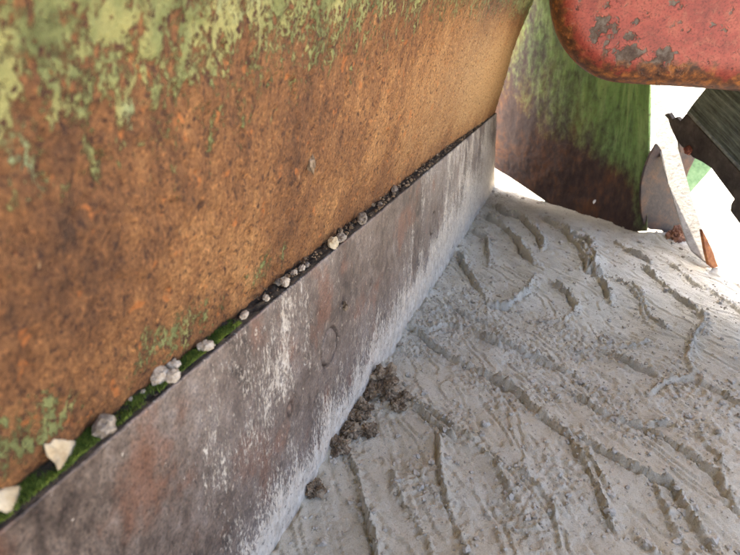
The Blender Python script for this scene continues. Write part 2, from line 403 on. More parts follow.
# ------------------------------------------------------------------ ground
def build_ground():
    ys = np.concatenate([-np.geomspace(60, .06, 26), grow(-.02, .20, .012, -.03)[:-1], grow(.20, 1.5, .00085, .0022), 1.5 + np.geomspace(.01, 90, 60)])
    ys = np.unique(np.round(ys, 6))
    xs = np.concatenate([-.22 - np.geomspace(60, .004, 50), np.arange(-.22, .62, .00125), .62 + np.geomspace(.003, 90, 70)])
    X, Y = np.meshgrid(xs, ys, indexing='ij')
    q = X * BN[0] + Y * BN[1] - BC
    s = X * BU[0] + Y * BU[1]
    near = np.exp(-np.maximum(0, np.hypot(X - .2, Y - .6) - 1.2) * 1.5)
    H = .0055 * fbm(X * 6, Y * 6, 3, 1) + .0014 * fbm(X * 24, Y * 24, 3, 2)
    # long smear lines left by the sliding blade
    a = math.radians(38); xr = X * math.cos(a) + Y * math.sin(a); yr = -X * math.sin(a) + Y * math.cos(a)
    wob = .012 * fbm(X * 9, Y * 9, 3, 21)
    wx = X + .0011 * fbm(X * 75, Y * 75, 3, 31) + .006 * pn(X * 14, Y * 14, 33); wy = Y + .0011 * fbm(X * 75, Y * 75, 3, 41) + .006 * pn(X * 14, Y * 14, 43)
    mod = np.clip(1.05 + .9 * fbm(X * 13, Y * 13, 3, 55), .3, 1.5) + .35 * fbm(X * 40, Y * 40, 2, 51) + .35 * fbm(X * 210, Y * 210, 2, 53)
    rough = np.zeros_like(X)
    for pts, wpx, amp, trough in RIDGES:
        P = np.array([on_ground(*p_)[:2] for p_ in pts])
        dist = np.linalg.norm(P.mean(0)) ; dist = math.hypot(dist, .3)
        w = wpx / 534 * dist * .50
        R = w * 9
        lo, hi = P.min(0) - R, P.max(0) + R
        i0, i1 = np.searchsorted(xs, [lo[0], hi[0]]); j0, j1 = np.searchsorted(ys, [lo[1], hi[1]])
        sl = (slice(i0, i1), slice(j0, j1))
        px_, py_ = wx[sl], wy[sl]
        best = np.full(px_.shape, 9.0); side = np.zeros(px_.shape); tt = np.zeros(px_.shape)
        n_ = len(P) - 1
        for k_ in range(n_):
            A_, B_ = P[k_], P[k_ + 1]; d_ = B_ - A_; l2 = d_ @ d_
            t_ = np.clip(((px_ - A_[0]) * d_[0] + (py_ - A_[1]) * d_[1]) / l2, 0, 1)
            ex, ey = px_ - A_[0] - t_ * d_[0], py_ - A_[1] - t_ * d_[1]
            dd = np.hypot(ex, ey)
            m_ = dd < best
            best = np.where(m_, dd, best); side = np.where(m_, (-.8 * ex - .6 * ey) / np.maximum(dd, 1e-6), side); tt = np.where(m_, (k_ + t_) / n_, tt)
        endf = sstep(0, .08, tt) * sstep(0, .10, 1 - tt) * .75 + .25
        wv = w * (1 + .5 * np.clip(fbm(px_ * 30, py_ * 30, 2, 57), -1, 1))
        lft = .5 + .5 * np.tanh(side * 4)
        steep = np.exp(-(best / (.55 * wv)) ** 1.4) - .8 * trough * np.exp(-((best - 1.5 * wv) / (.8 * wv)) ** 2)
        ramp_ = .55 * np.exp(-(best / (.7 * wv)) ** 1.3) + .45 * np.exp(-best / (3.6 * w))
        boost = 1.0 + .35 * float(sstep(.5, .8, P[:, 1].mean()))
        H[sl] += amp * .92 * boost * endf * mod[sl] * (lft * steep + (1 - lft) * ramp_)
        rough[sl] = np.maximum(rough[sl], np.exp(-(best / (3.5 * w)) ** 2))
    for x_, y_, rpx in ROUGH:
        P = on_ground(x_, y_); r_ = rpx / 534 * math.hypot(np.linalg.norm(P[:2]), .3)
        rough = np.maximum(rough, .9 * np.exp(-((X - P[0]) ** 2 + ((Y - P[1]) * .8) ** 2) / r_ ** 2))
    cr = np.abs(fbm(X * 95, Y * 95, 3, 61)); cr2 = np.maximum(0, fbm(X * 190, Y * 190, 3, 71))
    H += (.0001 + .0036 * rough) * (cr - .25) + (.0002 + .0027 * rough) * cr2
    H += (.00022 + .0004 * rough) * fbm(X * 260, Y * 260, 3, 81)
    # thin smeared layers with torn edges, drawn out along the slide direction
    ca, sa = math.cos(math.radians(-72)), math.sin(math.radians(-72))
    xl, yl = X * ca + Y * sa, -X * sa + Y * ca
    t1 = (fbm(xl * 8 + .3 * wob, yl * 30, 5, 83, .42) + 2) * 2.2
    t2 = (fbm(xl * 26, yl * 70, 4, 87, .6) + 2) * 2.5
    st = lambda t: np.floor(t) + sstep(.82, 1.0, t - np.floor(t))
    H += .0022 * (st(t1) - t1) + .0004 * (st(t2) - t2)
    # mud banked against the foot of the cutting edge and of the far blade
    H += .007 * np.exp(-np.maximum(q, 0) / .006) * (.45 + .9 * np.clip(fbm(X * 45, Y * 45, 3, 91) + .2, 0, 1)) * (np.abs(q) < .06)
    H -= .004 * np.exp(-(q / .0022) ** 2) * np.clip(.6 + fbm(X * 60, Y * 60, 2, 93), 0, 1.2)
    for x_, y_, r_, h_ in ((652, 236, .022, .010), (668, 240, .02, .006), (630, 238, .02, .004)):
        P = on_ground(x_, y_); H += h_ * np.exp(-((X - P[0]) ** 2 + (Y - P[1]) ** 2) / r_ ** 2)
    H *= near
    H = np.where(q < -.004, np.minimum(H, .004), H)
    Z = H
    tan = np.clip(sstep(.62, .30, Y) + .35 * fbm(X * 8, Y * 8, 3, 95), 0, 1)
    V = np.stack([X, Y, Z], -1).reshape(-1, 3)
    nx, ny = X.shape
    i = np.arange(nx - 1)[:, None]; j = np.arange(ny - 1)[None, :]
    quads = np.stack([i * ny + j, (i + 1) * ny + j, (i + 1) * ny + j + 1, i * ny + j + 1], -1).reshape(-1, 4)
    me = mesh_np("mud_ground", V, quads, None, None, {"tan": tan.reshape(-1)})
    o = link_mesh("mud_ground", me, M_MUD)
    tag(o, "dry grey mud ground with smeared ridges beside the rusty blade", "ground", kind="structure")
    return xs, ys, H, rough

# each ridge: points measured on the photograph, half width in px, height in m, trough depth share
RIDGES = [
    ([(347, 450), (359, 472), (366, 508), (374, 556), (378, 600)], 5.0, .0075, .55),
    ([(410, 403), (434, 425), (456, 440)], 4.5, .0050, .4),
    ([(434, 432), (438, 462), (450, 498), (468, 548), (478, 590)], 4.5, .0058, .5),
    ([(418, 405), (460, 432), (499, 464), (515, 500)], 4.0, .0034, .4),
    ([(400, 325), (460, 360), (517, 390), (545, 414), (574, 436)], 5.0, .0062, .6),
    ([(572, 434), (588, 465), (604, 498), (620, 524)], 4.0, .0060, .5),
    ([(590, 450), (600, 470), (612, 490)], 2.8, .003, .3),
    ([(577, 431), (609, 452), (640, 472), (656, 481)], 3.5, .0046, .6),
    ([(654, 480), (668, 484), (688, 510), (704, 536), (718, 560)], 4.0, .0062, .5),
    ([(652, 481), (672, 518), (695, 552)], 3.5, .0042, .5),
    ([(577, 391), (597, 407), (642, 427), (678, 452), (716, 474), (742, 512)], 4.0, .0058, .8),
    ([(640, 424), (665, 425), (695, 438), (714, 455), (720, 468)], 3.8, .0056, .6),
    ([(500, 338), (524, 350), (553, 362), (581, 375), (600, 394)], 4.5, .0058, .7),
    ([(520, 352), (548, 356), (572, 372)], 3.0, .004, .4),
    ([(594, 344), (616, 356), (634, 366), (662, 380)], 3.5, .0048, .6),
    ([(650, 396), (668, 384), (690, 379), (718, 392), (744, 410)], 3.5, .0052, .6),
    ([(707, 326), (694, 342), (686, 358), (690, 372)], 3.0, .0045, .5),
    ([(474, 232), (486, 236), (491, 252), (487, 266)], 3.2, .0062, .6),
    ([(458, 252), (470, 270), (478, 287), (487, 303), (506, 306), (530, 293), (534, 278)], 3.6, .0085, .7),
    ([(482, 216), (507, 229), (523, 245), (533, 264)], 3.2, .0072, .7),
    ([(492, 203), (520, 219), (537, 232), (545, 249)], 3.0, .0070, .7),
    ([(541, 218), (568, 235), (581, 254), (588, 272)], 3.2, .0075, .6),
    ([(572, 236), (588, 244), (594, 258), (590, 272)], 3.0, .0072, .6),
    ([(552, 282), (569, 293), (577, 306), (562, 322), (539, 320)], 3.2, .0072, .7),
    ([(404, 330), (430, 334), (449, 326), (481, 335), (507, 348)], 4.2, .0062, .6),
    ([(430, 316), (450, 308), (470, 318), (492, 322)], 3.6, .0060, .5),
    ([(558, 226), (584, 252), (596, 272), (612, 302)], 2.6, .0062, .6),
    ([(630, 282), (652, 313), (668, 329)], 2.4, .0050, .6),
    ([(640, 266), (661, 281), (685, 303), (706, 326)], 2.4, .0054, .6),
    ([(704, 325), (696, 340), (687, 360)], 2.4, .004, .5),
    ([(614, 242), (628, 253), (648, 262)], 2.2, .004, .5),
    ([(590, 268), (622, 282), (640, 300), (650, 322)], 2.4, .004, .5),
    ([(668, 262), (694, 282), (722, 300), (745, 320)], 2.4, .004, .5),
    ([(520, 470), (548, 500), (560, 540)], 4.0, .0028, .4),
    ([(395, 470), (410, 505), (430, 555)], 4.0, .0022, .5),
    ([(640, 530), (672, 552)], 3.5, .003, .4),
    ([(600, 330), (630, 345), (650, 340)], 2.8, .004, .5),
]
ROUGH = [(470, 315, 40), (440, 330, 30), (525, 350, 26), (600, 345, 26), (680, 385, 34), (720, 400, 30), (500, 400, 20), (470, 300, 26), (560, 470, 24), (395, 345, 22), (620, 420, 18),
         (385, 400, 24), (355, 430, 16), (560, 330, 26), (420, 480, 26), (520, 520, 30), (610, 400, 24), (500, 330, 24), (415, 350, 18), (545, 390, 20), (640, 430, 18), (580, 350, 18), (700, 430, 20), (480, 380, 22), (455, 420, 16)]
gxs, gys, GH, GR = build_ground()
def ground_z(x, y):
    i = min(max(np.searchsorted(gxs, x), 0), len(gxs) - 1); j = min(max(np.searchsorted(gys, y), 0), len(gys) - 1)
    return float(GH[i, j])

# ------------------------------------------------------------------ the near blade
near_blade = thing("plough_blade", "long rust orange blade with flaking green paint, sloping down from the left edge", "plough blade", tuple(blade_pt(.5, 0, 0)))

# moldboard profile: measured at the far end, unseen top curl shaped to block skylight
_mz = np.array([.150, .1665, .1895, .2362, .2826, .3255, .3666, .42, .48, .54, .59, .63, .655])
_mq = np.array([-.0105, -.0098, -.0030, .0110, .0200, .0312, .0455, .068, .102, .152, .212, .285, .350])
_mq[:2] = [-.0118, -.0100]
zz = np.concatenate([np.arange(.150, .44, .00095), np.arange(.44, .656, .004)])
pq = np.interp(zz, _mz, _mq)
for _ in range(3):
    _k = 31; _p = np.concatenate([pq[0] - (pq[1] - pq[0]) * np.arange(_k, 0, -1), pq, pq[-1] + (pq[-1] - pq[-2]) * np.arange(1, _k + 1)])
    pq = np.convolve(_p, np.ones(_k) / _k, 'same')[_k:-_k]
pq += (-LEDGE - .0004 - np.interp(.1665, zz, pq)) * np.exp(-((zz - .1665) / .05) ** 2)
S_m = np.concatenate([np.linspace(-.45, .05, 26)[:-1], grow(.05, S_END, .00075, .0019)])

def paint_bias(S, A):
    zb = np.interp(S, [.0, .07, .15, .25, .45, .8, 1.13], [.264, .264, .266, .280, .307, .33, .35])
    b = (A - zb) * 3.2
    b = np.clip(b, -.55, .145)
    low = .165 * np.exp(-((A - .188) / .024) ** 2) * sstep(.40, .14, S) + .06 * np.exp(-((A - .183) / .016) ** 2) * sstep(1.0, .4, S)
    b = np.maximum(b, -.15 + low + .05 * fbm(S * 30, A * 14, 2, 5))
    edge = .16 * sstep(.03, .0, S_END - S) * sstep(.26, .34, A) + .10 * sstep(.35, .05, S_END - S) * sstep(.30, .36, A)
    return b + edge
def mold_disp(S, A):
    pb = paint_bias(S, A)
    d = .0011 * fbm(S * 85, A * 55, 4, 3) + .00045 * fbm(S * 230, A * 170, 3, 7)
    pit = np.maximum(0, fbm(S * 120, A * 80, 3, 9) - .25)
    d -= .0022 * pit
    d += .0008 * np.clip(pb * 4 + fbm(S * 75, A * 38, 3, 5), 0, 1)
    d += .0016 * fbm(S * 5, A * 5, 2, 15)
    return d
def mold_attr(S, A):
    warm = np.exp(-((A - .26) / .075) ** 2) * sstep(.15, .9, S) * .9 + .12 * np.exp(-((A - .2) / .03) ** 2)
    return {"paint": paint_bias(S, A), "warm": warm}
mold = sheet("moldboard", S_m, pq, zz, .008, blade_xyz, mold_disp, M_MOLD, near_blade, mold_attr,
             post=lambda S, Q, Z, A: (Q + .0065 * sstep(.7, 1.1, S) * np.exp(-((Z - .1665) / .06) ** 2), Z))
tag(mold, "orange rusted curved face with flaking green paint at its top")

# cutting edge: front face, rounded top edge, ledge top is the back-thickness
zc = np.concatenate([np.arange(-.03, .0, .004), np.arange(0, Z_TOP - .0012, .0010)])
rt = np.linspace(0, math.pi / 2, 5)
cz = np.concatenate([zc, Z_TOP - .0012 + .0012 * np.sin(rt)])
cq = np.concatenate([np.zeros_like(zc), -.0012 + .0012 * np.cos(rt)])
cz = np.concatenate([cz, np.full(6, Z_TOP)]); cq = np.concatenate([cq, np.linspace(-.0018, -LEDGE + .0004, 6)])
S_c = np.concatenate([np.linspace(-.45, .05, 26)[:-1], grow(.05, 1.131, .00075, .0019)])
BOLTS = [px_on_blade(330, 347), px_on_blade(433, 224)]
DENTS = [(px_on_blade(291, 410), .0035), (px_on_blade(344, 305), .002), (px_on_blade(371, 283), .002)]
def edge_disp(S, A):
    d = .00035 * fbm(S * 90, A * 60, 4, 23) + .0008 * fbm(S * 9, A * 9, 2, 25) + .00022 * fbm(S * 320, A * 260, 2, 27)
    top = sstep(.150, .1665, A) * sstep(.185, .1675, A)
    d -= .0010 * top * np.maximum(0, fbm(S * 45, A * 10, 3, 29))
    for bs, bz in BOLTS:
        r = np.hypot((S - bs), (A - bz)); r = r + .0006 * pn(S * 150, A * 150, 3)
        d -= .0022 * np.exp(-((r - .0138) / .0011) ** 2)
    for (bs, bz), rr in DENTS:
        r = np.hypot((S - bs), (A - bz) * .7)
        d -= .0012 * np.exp(-((r - rr) / (rr * .35)) ** 2)
    low = sstep(.05, .0, A)
    d += .0025 * low * np.clip(fbm(S * 40, A * 30, 3, 33) + .15, 0, 1)
    return d
def edge_attr(S, A):
    base = .24 * np.exp(-np.maximum(A, 0) / .026) + .14 * np.exp(-np.maximum(A, 0) / .07)
    far = .10 * sstep(.35, .85, S)
    mid = .10 * np.exp(-((S - .24) / .07) ** 2) * sstep(.06, .15, A)
    left = -.10 * sstep(.20, .08, S)
    gv = np.zeros_like(S)
    for bs, bz in BOLTS: gv = np.maximum(gv, np.exp(-((np.hypot(S - bs, A - bz) - .0140) / .0016) ** 2) * np.clip(.9 + 1.2 * pn(S * 70, A * 70, 3), 0, 1))
    for (bs, bz), rr in DENTS: gv = np.maximum(gv, .7 * np.exp(-((np.hypot(S - bs, (A - bz) * .7) - rr) / (rr * .4)) ** 2))
    return {"groove": gv, "dust": base * sstep(-.05, .25, S) + far + mid + left + .05 * fbm(S * 12, A * 12, 2, 37) - .02}
def slant(S, Z): return S + (.004 * fbm(Z * 45, Z * 7, 3, 5) - .003) * sstep(1.10, 1.131, S) + (.1665 - Z) / .1665 * .066 * sstep(.6, 1.131, S)
edge = sheet("cutting_edge", S_c, cq, cz, .0088, blade_xyz, edge_disp, M_EDGE, near_blade, edge_attr, slant,
             post=lambda S, Q, Z, A: (np.maximum(Q, -LEDGE + .0004), np.minimum(Z, Z_TOP)))
tag(edge, "grey worn steel strip with whitish mud streaks along the foot")
for bs, bz in BOLTS:
    bm = bmesh.new(); ctr = None; rings = []
    for r_, h_ in ((0.0130, -.0022), (.0126, -.0006), (.0118, .0000), (.0080, .0003), (.0040, .0002)):
        rings.append([bm.verts.new(blade_pt(bs + r_ * math.cos(t_) * (1 + .03 * math.sin(3 * t_)), h_, bz + r_ * math.sin(t_))) for t_ in np.linspace(0, 2 * math.pi, 33)[:-1]])
    for a_, b_ in zip(rings, rings[1:]):
        for i in range(32): bm.faces.new((a_[i], a_[(i + 1) % 32], b_[(i + 1) % 32], b_[i]))
    bm.faces.new(rings[-1])
    bm_obj("bolt", bm, M_BOLT, edge, True)

# ------------------------------------------------------------------ lumps
def lump_bm(seed, rx, ry, rz, sub=3, rough=.35, freq=1.6, facet=.0):
    bm = bmesh.new(); bmesh.ops.create_icosphere(bm, subdivisions=sub, radius=1.0)
    off = Vector((seed * 3.7, seed * 1.3, seed * 2.1))
    for v in bm.verts:
        p = v.co.normalized()
        n1 = mnoise.noise(p * freq + off) * rough + mnoise.noise(p * freq * 2.7 + off) * rough * .5 + mnoise.noise(p * freq * 6.5 + off) * rough * .28
        c = mnoise.cell(p * 2.2 + off) * facet
        p = p * (1 + n1 + c)
        v.co = Vector((p.x * rx, p.y * ry, p.z * rz))
    return bm
def lump(name, P, size, mat, label, cat, group=None, seed=0, flat=(1, 1, .8), rough=.35, rz=None, smooth=False, sub=3, facet=.0, tilt=None):
    bm = lump_bm(seed, size * flat[0], size * flat[1], size * flat[2], sub, rough, 1.6, facet)
    o = bm_obj(name, bm, mat, None, smooth)
    o.location = P; r_ = random.Random(seed)
    o.rotation_euler = tilt if tilt else (r_.uniform(-.4, .4), r_.uniform(-.4, .4), r_.uniform(0, 6.28))
    return tag(o, label, cat, group)

# brown clods crumbled at the foot of the cutting edge: px x, px y, px radius, label
CLODS = [
    (360, 377, 9.5, "pale brown clod leaning on the grey strip, topmost of the heap"),
    (359, 394, 8, "small brown clod against the strip just under the topmost clod"),
    (382, 382, 13, "largest dark brown clod, right of the topmost one"),
    (389, 397, 9, "crumbly clod tucked under the largest clod"),
    (398, 408, 7, "dark clod at the right end of the heap"),
    (403, 399, 6, "small upright clod at the right tip of the heap"),
    (348, 408, 7.5, "dark clod pressed against the strip halfway down the heap"),
    (364, 412, 9, "light topped clod in the middle of the heap"),
    (353, 420, 8.5, "dark crumbly clod left of the middle of the heap"),
    (350, 433, 9, "brown clod above the long mud ridge"),
    (369, 430, 8.5, "dark clod right of the long mud ridge top"),
    (334, 447, 10, "greyish clod at the lower left end of the heap"),
    (340, 434, 6.5, "small dark clod between strip and lower heap"),
    (314, 490, 8, "lone dark clod lying at the strip foot below the heap"),
    (352, 383, 5, "tiny dark clod stuck to the strip beside the topmost clod"),
]
for i, (x, y, r, lab) in enumerate(CLODS):
    g = on_ground(x, y + r * .5)
    sz = .98 * r / 534 * np.linalg.norm(g - CC)
    q_ = g @ BN - BC
    if q_ < sz * .6: g = g + BN * (sz * .6 - q_)
    z = ground_z(g[0], g[1]) + sz * .45
    lump("mud_clod", (g[0], g[1], z), sz, M_CLOD, lab, "mud clod", "brown clods at the foot of the blade", 40 + i, (1.0, .95, .85), .75, sub=4, facet=.16)

# ------------------------------------------------------------------ things lodged on the ledge
def ledge_pt(x, y, dz=0.0, q=-.005):
    P = on_plane(x, y, BN * (BC + q), BN); s = float(P @ BU)
    return s
STONES = [
    (104, 426, 10, M_GREYSTONE, (1, .8, .9), "rough grey stone on the ledge above the two cream flakes"),
    (160, 376, 8.5, M_STONE, (1.2, .8, .9), "pale stone at the left of the three stone cluster on the moss"),
    (173, 367, 7, M_STONE, (1, .8, .9), "pale stone at the top of the three stone cluster on the moss"),
    (179, 377, 7, M_STONE, (1.1, .8, .8), "pale stone at the right of the three stone cluster on the moss"),
    (206, 346, 7.5, M_STONE, (1.2, .8, .7), "whitish crumbly stone alone on the moss above the three stone cluster"),
    (244, 315, 5.5, M_STONE, (1.5, .7, .6), "flat pale stone where the green moss ends"),
    (266, 298, 3.8, M_STONE, (1, .9, .9), "small round pale stone on dark soil just past the end of the moss"),
    (279, 282, 4.2, M_GREYSTONE, (1, .9, .9), "grey stone of the close pair on the ledge soil"),
    (285, 282, 4.6, M_STONE, (1, .9, 1.1), "pale stone of the close pair on the ledge soil"),
    (294, 273, 3.8, M_STONE, (1.3, .8, .8), "first pale pebble above the close pair of ledge stones"),
    (302, 268, 3.6, M_STONE, (1.2, .8, .8), "second pale pebble above the close pair of ledge stones"),
    (307, 265, 2.8, M_GREYSTONE, (1.2, .8, .8), "third, smallest pebble above the close pair of ledge stones"),
    (336, 243, 6, M_FLAKE, (1, .8, 1), "smooth cream white stone halfway along the ledge"),
    (344, 238, 5, M_GREYSTONE, (1.2, .8, .9), "brown grey stone touching the smooth cream white stone"),
    (339, 231, 3.4, M_CLOD, (1, .8, 1), "dark brown lump above the smooth cream white stone"),
    (366, 219, 6, M_GREYSTONE, (1.1, .8, 1), "rough pinkish grey stone, the biggest on the far half of the ledge"),
    (394, 189, 4.5, M_GREYSTONE, (1.3, .8, .8), "dark grey lump, the farthest stone on the ledge"),
    (380, 204, 3, M_GREYSTONE, (1.2, .8, .8), "little dark pebble between the two farthest ledge stones"),
    (131, 400, 2.6, M_STONE, (1, .8, 1), "tiny white crumb at the wall side of the moss near the rough grey stone"),
    (143, 392, 2.8, M_STONE, (1, .8, .8), "tiny white crumb on the moss left of the three stone cluster"),
    (186, 359, 2.4, M_STONE, (1, .8, .8), "tiny white crumb on the moss right of the three stone cluster"),
]
for i, (x, y, r, mt, fl, lab) in enumerate(STONES):
    q_ = -.0052
    s_, z_ = px_on_blade(x, y, q_)
    P0 = blade_pt(s_, q_, z_)
    sz = r / 534 * np.linalg.norm(P0 - CC)
    zt = Z_TOP + .0012 + sz * fl[2] * .85
    s_ += 0.0
    P = on_plane(x, y, np.array([0, 0, zt]), (0, 0, 1))      # where the sight line meets the stone's height
    qq = float(P @ BN - BC)
    P = blade_pt(float(P @ BU), min(max(qq, -.0085), -.0015), zt)
    lump("ledge_stone", tuple(P), sz, mt, lab, "stone", "small stones lodged on the ledge", 100 + i, fl, .32, sub=3, facet=.08, tilt=(rnd.uniform(-.3, .3), rnd.uniform(-.3, .3), math.radians(70) + rnd.uniform(-.3, .3)))

def flake(name, outline, q0, q1, th, mat, label, seed):
    """a curved chip: outline in px, leaning from the ledge front (q1) back to the moldboard (q0)"""
    pts = []
    ys_ = [p_[1] for p_ in outline]
    for x, y in outline:
        t_ = (y - min(ys_)) / (max(ys_) - min(ys_)); q_ = q0 + (q1 - q0) * t_
        s_, z_ = px_on_blade(x, y, q_)
        for _ in range(4):
            q2 = max(q_, float(np.interp(z_, zz, pq)) + .0022) if z_ > Z_TOP else q_
            s_, z_ = px_on_blade(x, y, q2)
        q_ = q2; pts.append(np.array(blade_pt(s_, q_, z_)))
    pts = np.array(pts); c = pts.mean(0)
    nrm = unit(CC - c)
    bm = bmesh.new(); N_ = len(pts); rings = []
    r_ = random.Random(seed)
    for k_, (f_, off) in enumerate(((1.0, -th), (1.04, -.3 * th), (1.0, .1 * th), (.75, .9 * th), (.4, 1.5 * th))):
        rings.append([bm.verts.new(c + (p_ - c) * f_ + nrm * (off + (r_.uniform(-.25, .25) * th if k_ > 1 else 0))) for p_ in pts])
    for a_, b_ in zip(rings, rings[1:]):
        for i in range(N_): bm.faces.new((a_[i], a_[(i + 1) % N_], b_[(i + 1) % N_], b_[i]))
    bm.faces.new(rings[-1]); bm.faces.new(rings[0][::-1])
    bmesh.ops.subdivide_edges(bm, edges=bm.edges, cuts=1, use_grid_fill=True, smooth=.3)
    o = bm_obj(name, bm, mat, None, True)
    return tag(o, label, "flake", "cream flakes on the ledge")
flake("stone_flake", [(-6, 494), (4, 488), (18, 486), (31, 487), (30, 496), (22, 507), (11, 515), (2, 511), (-8, 506)], -.009, -.002, .0012, M_FLAKE,
      "smooth cream flake at the bottom left corner of the ledge", 3)
flake("stone_flake", [(44, 444), (50, 444), (54, 439), (66, 440), (88, 443), (82, 453), (72, 461), (62, 468), (58, 470), (55, 463), (47, 456)], -.0095, -.002, .0010, M_FLAKE,
      "angular cream flake leaning on rust, above the smooth corner flake", 5)

# bits stuck to the faces
s_, z_ = px_on_blade(309, 163, .005)
_q = float(np.interp(z_, zz, pq)); s_, z_ = px_on_blade(309, 163, _q)
lump("dirt_bit", tuple(blade_pt(s_, _q + .0012, z_)), .0042, M_CLOD, "brown bit of dirt stuck on the orange rust face", "dirt", None, 201, (.6, .6, 1.2), .5)
s_, z_ = px_on_blade(344, 306, 0)
lump("dirt_bit", tuple(blade_pt(s_, .0006, z_)), .0028, M_CLOD, "small brown crumb stuck on the grey strip above the bolt", "dirt", None, 202, (1, .6, 1.2), .5)

# soil filling the ledge
def strip_soil():
    S = np.concatenate([np.linspace(-.2, .04, 20), grow(.045, 1.12, .0008, .0016)])
    Q = np.linspace(-LEDGE - .0012, -.0008, 16)
    SS, QQ = np.meshgrid(S, Q, indexing='ij')
    t = (QQ - Q[0]) / (Q[-1] - Q[0])
    hmp = np.sin(np.clip(t, 0, 1) * math.pi) ** .5
    wall = .0035 * (1 - t) ** 2
    Z = Z_TOP + .0003 + hmp * (.0009 + .0016 * fbm(SS * 110, QQ * 260, 4, 3)) + .5 * wall + .0014 * np.clip(fbm(SS * 45, QQ * 20, 3, 8), -.3, 1) * hmp
    Z = np.maximum(Z, Z_TOP - .0004)
    V = blade_xyz(SS, QQ, Z); nx, ny = SS.shape
    i = np.arange(nx - 1)[:, None]; j = np.arange(ny - 1)[None, :]
    quads = np.stack([i * ny + j, (i + 1) * ny + j, (i + 1) * ny + j + 1, i * ny + j + 1], -1).reshape(-1, 4)
    o = link_mesh("ledge_soil", mesh_np("ledge_soil", V.reshape(-1, 3), quads), M_SOIL)
    tag(o, "dark crumbly soil caught on the ledge above the grey strip", "soil", kind="stuff")
strip_soil()

def moss():
    r = np.random.RandomState(4)
    V, Fq = [], []
    s0, s1 = .03, px_on_blade(243, 318)[0]
    k = 0
    n = 0
    while n < 15000:
        s = r.uniform(s0, s1); q = r.uniform(-LEDGE + .0004, -.0016)
        dens = .55 + .9 * float(pn(s * 60, q * 60, 3)) + .3 * float(pn(s * 190, q * 190, 5))
        if s < .11: dens += .1
        if dens < r.rand() * .9: n += .3; continue
        n += 1
        z = Z_TOP + .0006 + .0018 * max(0, min(1, dens)) * math.sin(math.pi * (q + LEDGE) / LEDGE) ** .5
        h = r.uniform(.0010, .0022); w = r.uniform(.00022, .00042)
        base = blade_pt(s, q, z)
        a = r.rand() * 6.28; lean = r.uniform(0, .9) * h
        tip = base + np.array([math.cos(a) * lean, math.sin(a) * lean, h])
        b = a + 1.57
        e1 = np.array([math.cos(b) * w, math.sin(b) * w, 0]); e2 = np.array([math.cos(a) * w, math.sin(a) * w, 0])
        V += [base - e1 - e2 * .5, base + e1 - e2 * .5, base + e2, tip]
        Fq += [(k, k + 1, k + 3), (k + 1, k + 2, k + 3), (k + 2, k, k + 3)]; k += 4
    me = bpy.data.meshes.new("moss"); me.from_pydata([tuple(v) for v in V], [], Fq)
    o = link_mesh("moss", me, M_MOSS)
    tag(o, "bright green moss growing along the near part of the ledge", "moss", kind="stuff")
moss()

# loose crumbs on the mud, and specks on the ledge soil
def crumbs():
    r = np.random.RandomState(9)
    ico = bmesh.new(); bmesh.ops.create_icosphere(ico, subdivisions=2, radius=1); ico.verts.ensure_lookup_table()
    iv = np.array([v.co[:] for v in ico.verts]); itf = np.array([[v.index for v in f_.verts] for f_ in ico.faces]); ico.free()
    V, F = [], []; n = 0
    tries = 0
    while n < 6500 and tries < 60000:
        tries += 1
        x = r.uniform(-.1, .52); y = r.uniform(.2, 1.15)
        q = x * BN[0] + y * BN[1] - BC
        if q < .003: continue
        i = np.searchsorted(gxs, x); j = np.searchsorted(gys, y)
        rg = GR[min(i, len(gxs) - 1), min(j, len(gys) - 1)]
        foot = math.exp(-q / .012) * .8
        if r.rand() > .10 + .75 * rg + foot: continue
        sz = min(.0034, .0006 * (1 + r.pareto(2.5)))
        a1, a2, a3 = r.uniform(0, 6.28, 3); jit = (1 + .22 * np.sin(iv @ np.array([2.3, 1.1, .4]) * 1.7 + a1) + .2 * np.sin(iv @ np.array([-.8, 2.6, 1.9]) * 1.9 + a2) + .12 * np.sin(iv @ np.array([3.9, -2.2, 4.1]) * 1.6 + a3))[:, None]
        rot = r.rand() * 6.28; c, s = math.cos(rot), math.sin(rot)
        p = iv * jit * sz * np.array([1, r.uniform(.6, 1), r.uniform(.5, .9)])
        p = np.stack([p[:, 0] * c - p[:, 1] * s, p[:, 0] * s + p[:, 1] * c, p[:, 2]], -1) + np.array([x, y, ground_z(x, y) + sz * .25])
        V.append(p); F.append(itf + n * len(iv)); n += 1
    V = np.concatenate(V); F = np.concatenate(F)
    me = bpy.data.meshes.new("mud_crumbs"); me.from_pydata(V.tolist(), [], F.tolist())
    o = link_mesh("mud_crumbs", me, M_CRUMB)
    tag(o, "loose dry crumbs scattered over the grey mud", "crumbs", kind="stuff")
crumbs()

def ledge_grit():
    r = np.random.RandomState(12)
    ico = bmesh.new(); bmesh.ops.create_icosphere(ico, subdivisions=1, radius=1); ico.verts.ensure_lookup_table()
    iv = np.array([v.co[:] for v in ico.verts]); itf = np.array([[v.index for v in f_.verts] for f_ in ico.faces]); ico.free()
    V, F = [], []
    for n in range(520):
        s_ = .225 + .84 * r.rand() ** 1.2; q_ = r.uniform(-.0090, -.0012)
        sz = min(.0019, .00045 * (1 + r.pareto(2.2)))
        p = iv * (1 + .5 * (r.rand(len(iv), 1) - .5)) * sz * np.array([1, r.uniform(.6, 1), r.uniform(.6, 1)])
        V.append(p + blade_pt(s_, q_, Z_TOP + .0022 + .001 * r.rand() + .0022 * max(0, (-q_ - .004) / .006))); F.append(itf + n * len(iv))
    me = bpy.data.meshes.new("ledge_grit"); me.from_pydata(np.concatenate(V).tolist(), [], np.concatenate(F).tolist())
    o = link_mesh("ledge_grit", me, M_CLOD)
    tag(o, "fine brown grit lying in the dark soil on the ledge", "grit", kind="stuff")
ledge_grit()

